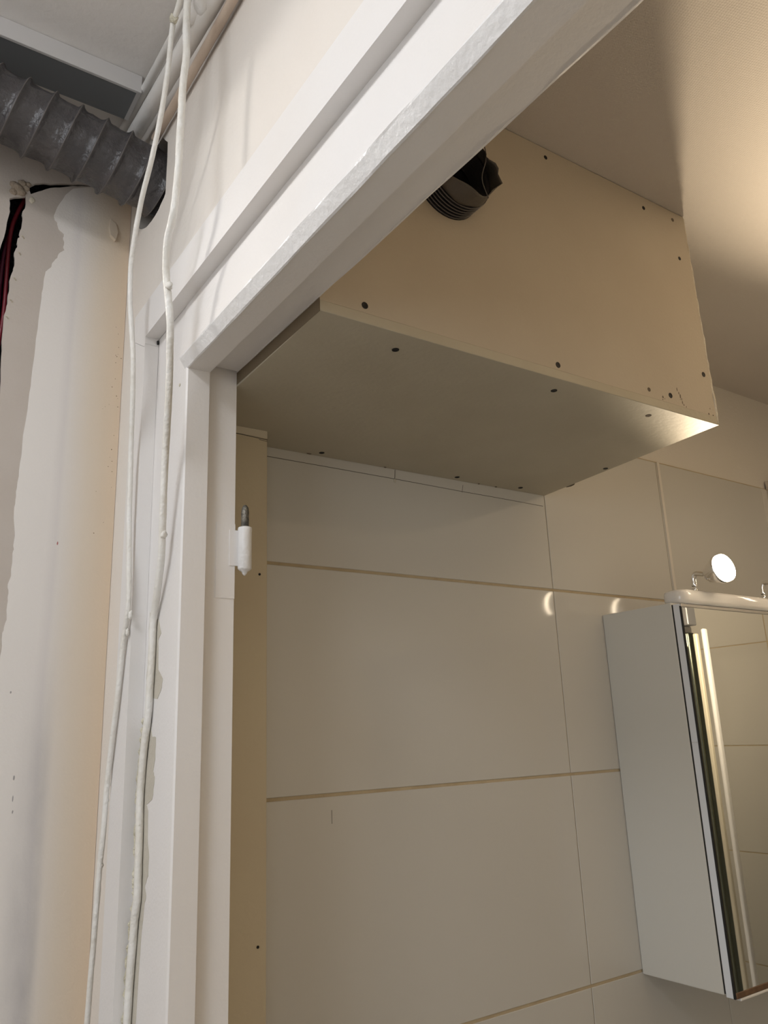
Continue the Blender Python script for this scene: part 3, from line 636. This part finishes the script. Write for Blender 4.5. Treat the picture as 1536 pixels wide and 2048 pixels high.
# hanging cables
LC = [[0.243,0.72,2.4591],[0.243,0.7286,2.4448],[0.2432,0.7402,2.4372],[0.2434,0.7505,2.434],[0.2437,0.7566,2.4186],[0.2443,0.7648,2.3815],[0.2448,0.7754,2.3537],[0.2453,0.788,2.3275],[0.2458,0.8046,2.3039],[0.2463,0.8253,2.2812],[0.247,0.8558,2.2526],[0.2477,0.8783,2.2161],[0.2496,0.8957,2.1835],[0.2535,0.9054,2.1399],[0.2568,0.9034,2.0978],[0.2601,0.9017,2.0568],[0.2645,0.9102,2.0076],[0.27,0.9246,1.948],[0.2718,0.9264,1.8847],[0.2729,0.9259,1.8472],[0.2747,0.922,1.786],[0.2758,0.9237,1.751],[0.2767,0.9372,1.7208],[0.2772,0.947,1.6786],[0.2772,0.9556,1.6395],[0.2772,0.9671,1.5952],[0.2772,0.9746,1.5622],[0.2772,0.9798,1.5081],[0.2772,0.9876,1.468],[0.2772,0.9896,1.4393],[0.2772,0.9929,1.4082],[0.2772,0.9987,1.3524],[0.2772,1.0027,1.3087],[0.2772,1.0091,1.2588]]
RC = [[0.243,0.7009,2.4403],[0.243,0.7024,2.4198],[0.2434,0.7048,2.379],[0.2437,0.7012,2.3443],[0.2439,0.7075,2.3187],[0.2442,0.7119,2.2883],[0.2447,0.7154,2.2444],[0.2451,0.7177,2.207],[0.2455,0.7258,2.1646],[0.2458,0.7354,2.1454],[0.246,0.747,2.1305],[0.2504,0.7613,2.1025],[0.2541,0.7623,2.0731],[0.2578,0.7634,2.0441],[0.2622,0.7726,2.0133],[0.2696,0.793,1.9636],[0.277,0.8182,1.9146],[0.2821,0.8336,1.8613],[0.2852,0.8422,1.8291],[0.2878,0.8498,1.8024],[0.2914,0.8694,1.7664],[0.2945,0.8882,1.7354],[0.2945,0.8892,1.7018],[0.2945,0.8911,1.6633],[0.2945,0.8937,1.6311],[0.2945,0.9004,1.6046],[0.2945,0.9063,1.573],[0.2945,0.9087,1.5419],[0.2945,0.9063,1.5015],[0.2945,0.904,1.4623],[0.2945,0.9045,1.4429],[0.2945,0.9099,1.423],[0.2945,0.9138,1.394],[0.2945,0.9179,1.356],[0.2945,0.9196,1.3246],[0.2945,0.9236,1.2782]]
def cable(pts, r, label, top, seed, bottom):
    e = empty('hanging_cable'); tag(e, label, 'cable')
    sm = smooth_path(top+pts+bottom, 5)
    bm = bmesh.new()
    tube(bm, sm, r, 12, True, Vector((1, 0, 0)), lambda i, k: 1+0.10*noise.noise(Vector((i*0.23, k*0.35, seed)))+0.07*noise.noise(Vector((i*1.1, k*0.9, seed+5))))
    obj('sheath', bm, M_cable, e, True); return e
lc = cable(LC, 0.0032, 'left of the two white paint-caked cables hanging beside the doorway', [[0.245, 0.66, 2.535], [0.244, 0.70, 2.487]], 1, [[0.2772, 1.02, 1.0], [0.2772, 1.022, 0.5], [0.2772, 1.022, 0.0]])
rc = cable(RC, 0.0041, 'right of the two white paint-caked cables, crossing the architrave', [[0.244, 0.695, 2.535], [0.243, 0.70, 2.48]], 2, [[0.2945, 0.925, 1.0], [0.2945, 0.923, 0.5], [0.2945, 0.922, 0.0]])
for i, (p, r, q) in enumerate([((0.2433, 0.748, 2.4345), 0.0055, (0.9, 0.9, 1.2)), ((0.2433, 0.752, 2.4405), 0.0035, (0.8, 1, 1))]):
    bm = bmesh.new(); lump(bm, p, r, q, i, 2, 0.6); obj('knot', bm, M_crust, lc)
for i, (p, r) in enumerate([((0.2775, 0.919, 1.7445), 0.003), ((0.2778, 0.929, 1.726), 0.0026), ((0.2774, 0.9750, 1.5560), 0.0036), ((0.2772, 0.976, 1.54), 0.0034), ((0.2774, 0.9870, 1.4700), 0.0042), ((0.2772, 0.983, 1.49), 0.0033)]):
    bm = bmesh.new(); lump(bm, p, r, (0.8, 0.8, 1.8), i, 2, 0.5); obj('paint_lump', bm, M_cable, lc, True)
for i, (p, r) in enumerate([((0.2858, 0.842, 1.824), 0.0046), ((0.2858, 0.846, 1.829), 0.003), ((0.2530, 0.757, 2.082), 0.004), ((0.2455, 0.728, 2.16), 0.004)]):
    bm = bmesh.new(); lump(bm, p, r, (0.9, 1.0, 1.2), i+7, 2, 0.6); obj('paint_lump', bm, M_cable, rc, True)
# caked ridge along the left of the right cable
bm = bmesh.new()
low = [Vector(p) for p in RC if p[2] < 1.66]+[Vector((0.2945, 0.925, 1.0))]
sm = smooth_path([Vector((0.2948, p.y+0.0052, p.z)) for p in low], 14)
tube(bm, sm, 0.0034, 8, True, Vector((1, 0, 0)), lambda i, k: 0.65+1.1*abs(noise.noise(Vector((i*0.33, k*0.9, 1)))+0.3)+0.3*noise.noise(Vector((i*1.3, k*2.1, 4))))
pr = obj('caked_paint_ridge', bm, M_crust, rc); pr['label'] = 'cracked cream paint ridge'
# bare patches left by scraped paint beside the cable, on the frame
CR1 = [[0.9152,1.7482],[0.8834,1.7352],[0.8743,1.7192],[0.8832,1.7121],[0.8794,1.6793],[0.864,1.6685],[0.8653,1.6592],[0.8781,1.6475],[0.9128,1.6494],[0.9184,1.6727],[0.9123,1.7054],[0.9169,1.7296]]
CR2 = [[0.9012,1.6281],[0.8906,1.6078],[0.8788,1.6071],[0.8782,1.5848],[0.8834,1.5714],[0.8776,1.5665],[0.8806,1.5482],[0.8851,1.5423],[0.9005,1.5376],[0.8943,1.5312],[0.8923,1.5037],[0.8859,1.4866],[0.8861,1.4677],[0.8952,1.4572],[0.8903,1.4485],[0.8951,1.437],[0.901,1.4038],[0.9041,1.37],[0.9068,1.3266],[0.9045,1.3112],[0.9250,1.3031],[0.9250,1.3332],[0.9250,1.3946],[0.9250,1.419],[0.9169,1.4403],[0.9195,1.477],[0.9250,1.5261],[0.9250,1.5953],[0.92,1.6217]]
for i, c in enumerate((CR1, CR2)):
    o = plate('bare_paint_patch', M_oldpaint, df, [jag([(min(a, 0.9255), b) for a, b in c], 0.0008, 3, i)], 0, XF-0.0011, XF-0.0006)
# red conduits in the slot
REDA = [[0.1540,2.395],[0.1506,2.3823],[0.1442,2.3609],[0.1376,2.333],[0.1358,2.299],[0.1365,2.2583],[0.1379,2.2106],[0.1374,2.1712],[0.1332,2.1164],[0.1261,2.0554],[0.12,1.98]]
REDB = [[0.152,2.395],[0.1476,2.3785],[0.1407,2.3451],[0.1343,2.3091],[0.1306,2.2748],[0.1300,2.2346],[0.1302,2.1795],[0.1258,2.1013],[0.1176,2.055],[0.11,1.98]]
for pts, y, r, m, lab in ((REDA, 1.112, 0.0030, M_red, 'bright red conduit inside the torn wall slot'), (REDB, 1.118, 0.0032, M_red2, 'darker maroon conduit behind the red one in the wall slot')):
    bm = bmesh.new(); tube(bm, smooth_path([(x, y, z) for x, z in pts], 5), r, 10, True, Vector((0, 1, 0)))
    tag(obj('red_conduit', bm, m, None, True), lab, 'conduit')

# ---- hall ceiling lamp further left (out of the picture)
hl = empty('hall_ceiling_lamp'); tag(hl, 'round white hall ceiling lamp, outside the picture on the left', 'lamp')
bm = bmesh.new(); lathe(bm, [(0, 0.10), (-0.02, 0.10), (-0.022, 0.095)], (-0.50, 1.42, HZ), (0, 0, 1), 28); obj('base', bm, M_plastic, hl, True)
bm = bmesh.new(); lathe(bm, [(-0.0221, 0.09), (-0.045, 0.082), (-0.06, 0.055), (-0.066, 0.003)], (-0.50, 1.42, HZ), (0, 0, 1), 28); obj('glass', bm, M_lampglass, hl, True)

hr = empty('hall_ceiling_lamp'); tag(hr, 'wide flat hall ceiling lamp, outside the picture behind the viewer', 'lamp')
bm = bmesh.new(); lathe(bm, [(0, 0.21), (-0.02, 0.21), (-0.022, 0.205)], (-0.50, 0.42, HZ), (0, 0, 1), 36); obj('base', bm, M_plastic, hr, True)
bm = bmesh.new(); lathe(bm, [(-0.0221, 0.2), (-0.045, 0.19), (-0.055, 0.12), (-0.058, 0.003)], (-0.50, 0.42, HZ), (0, 0, 1), 36); obj('glass', bm, M_lampglass2, hr, True)
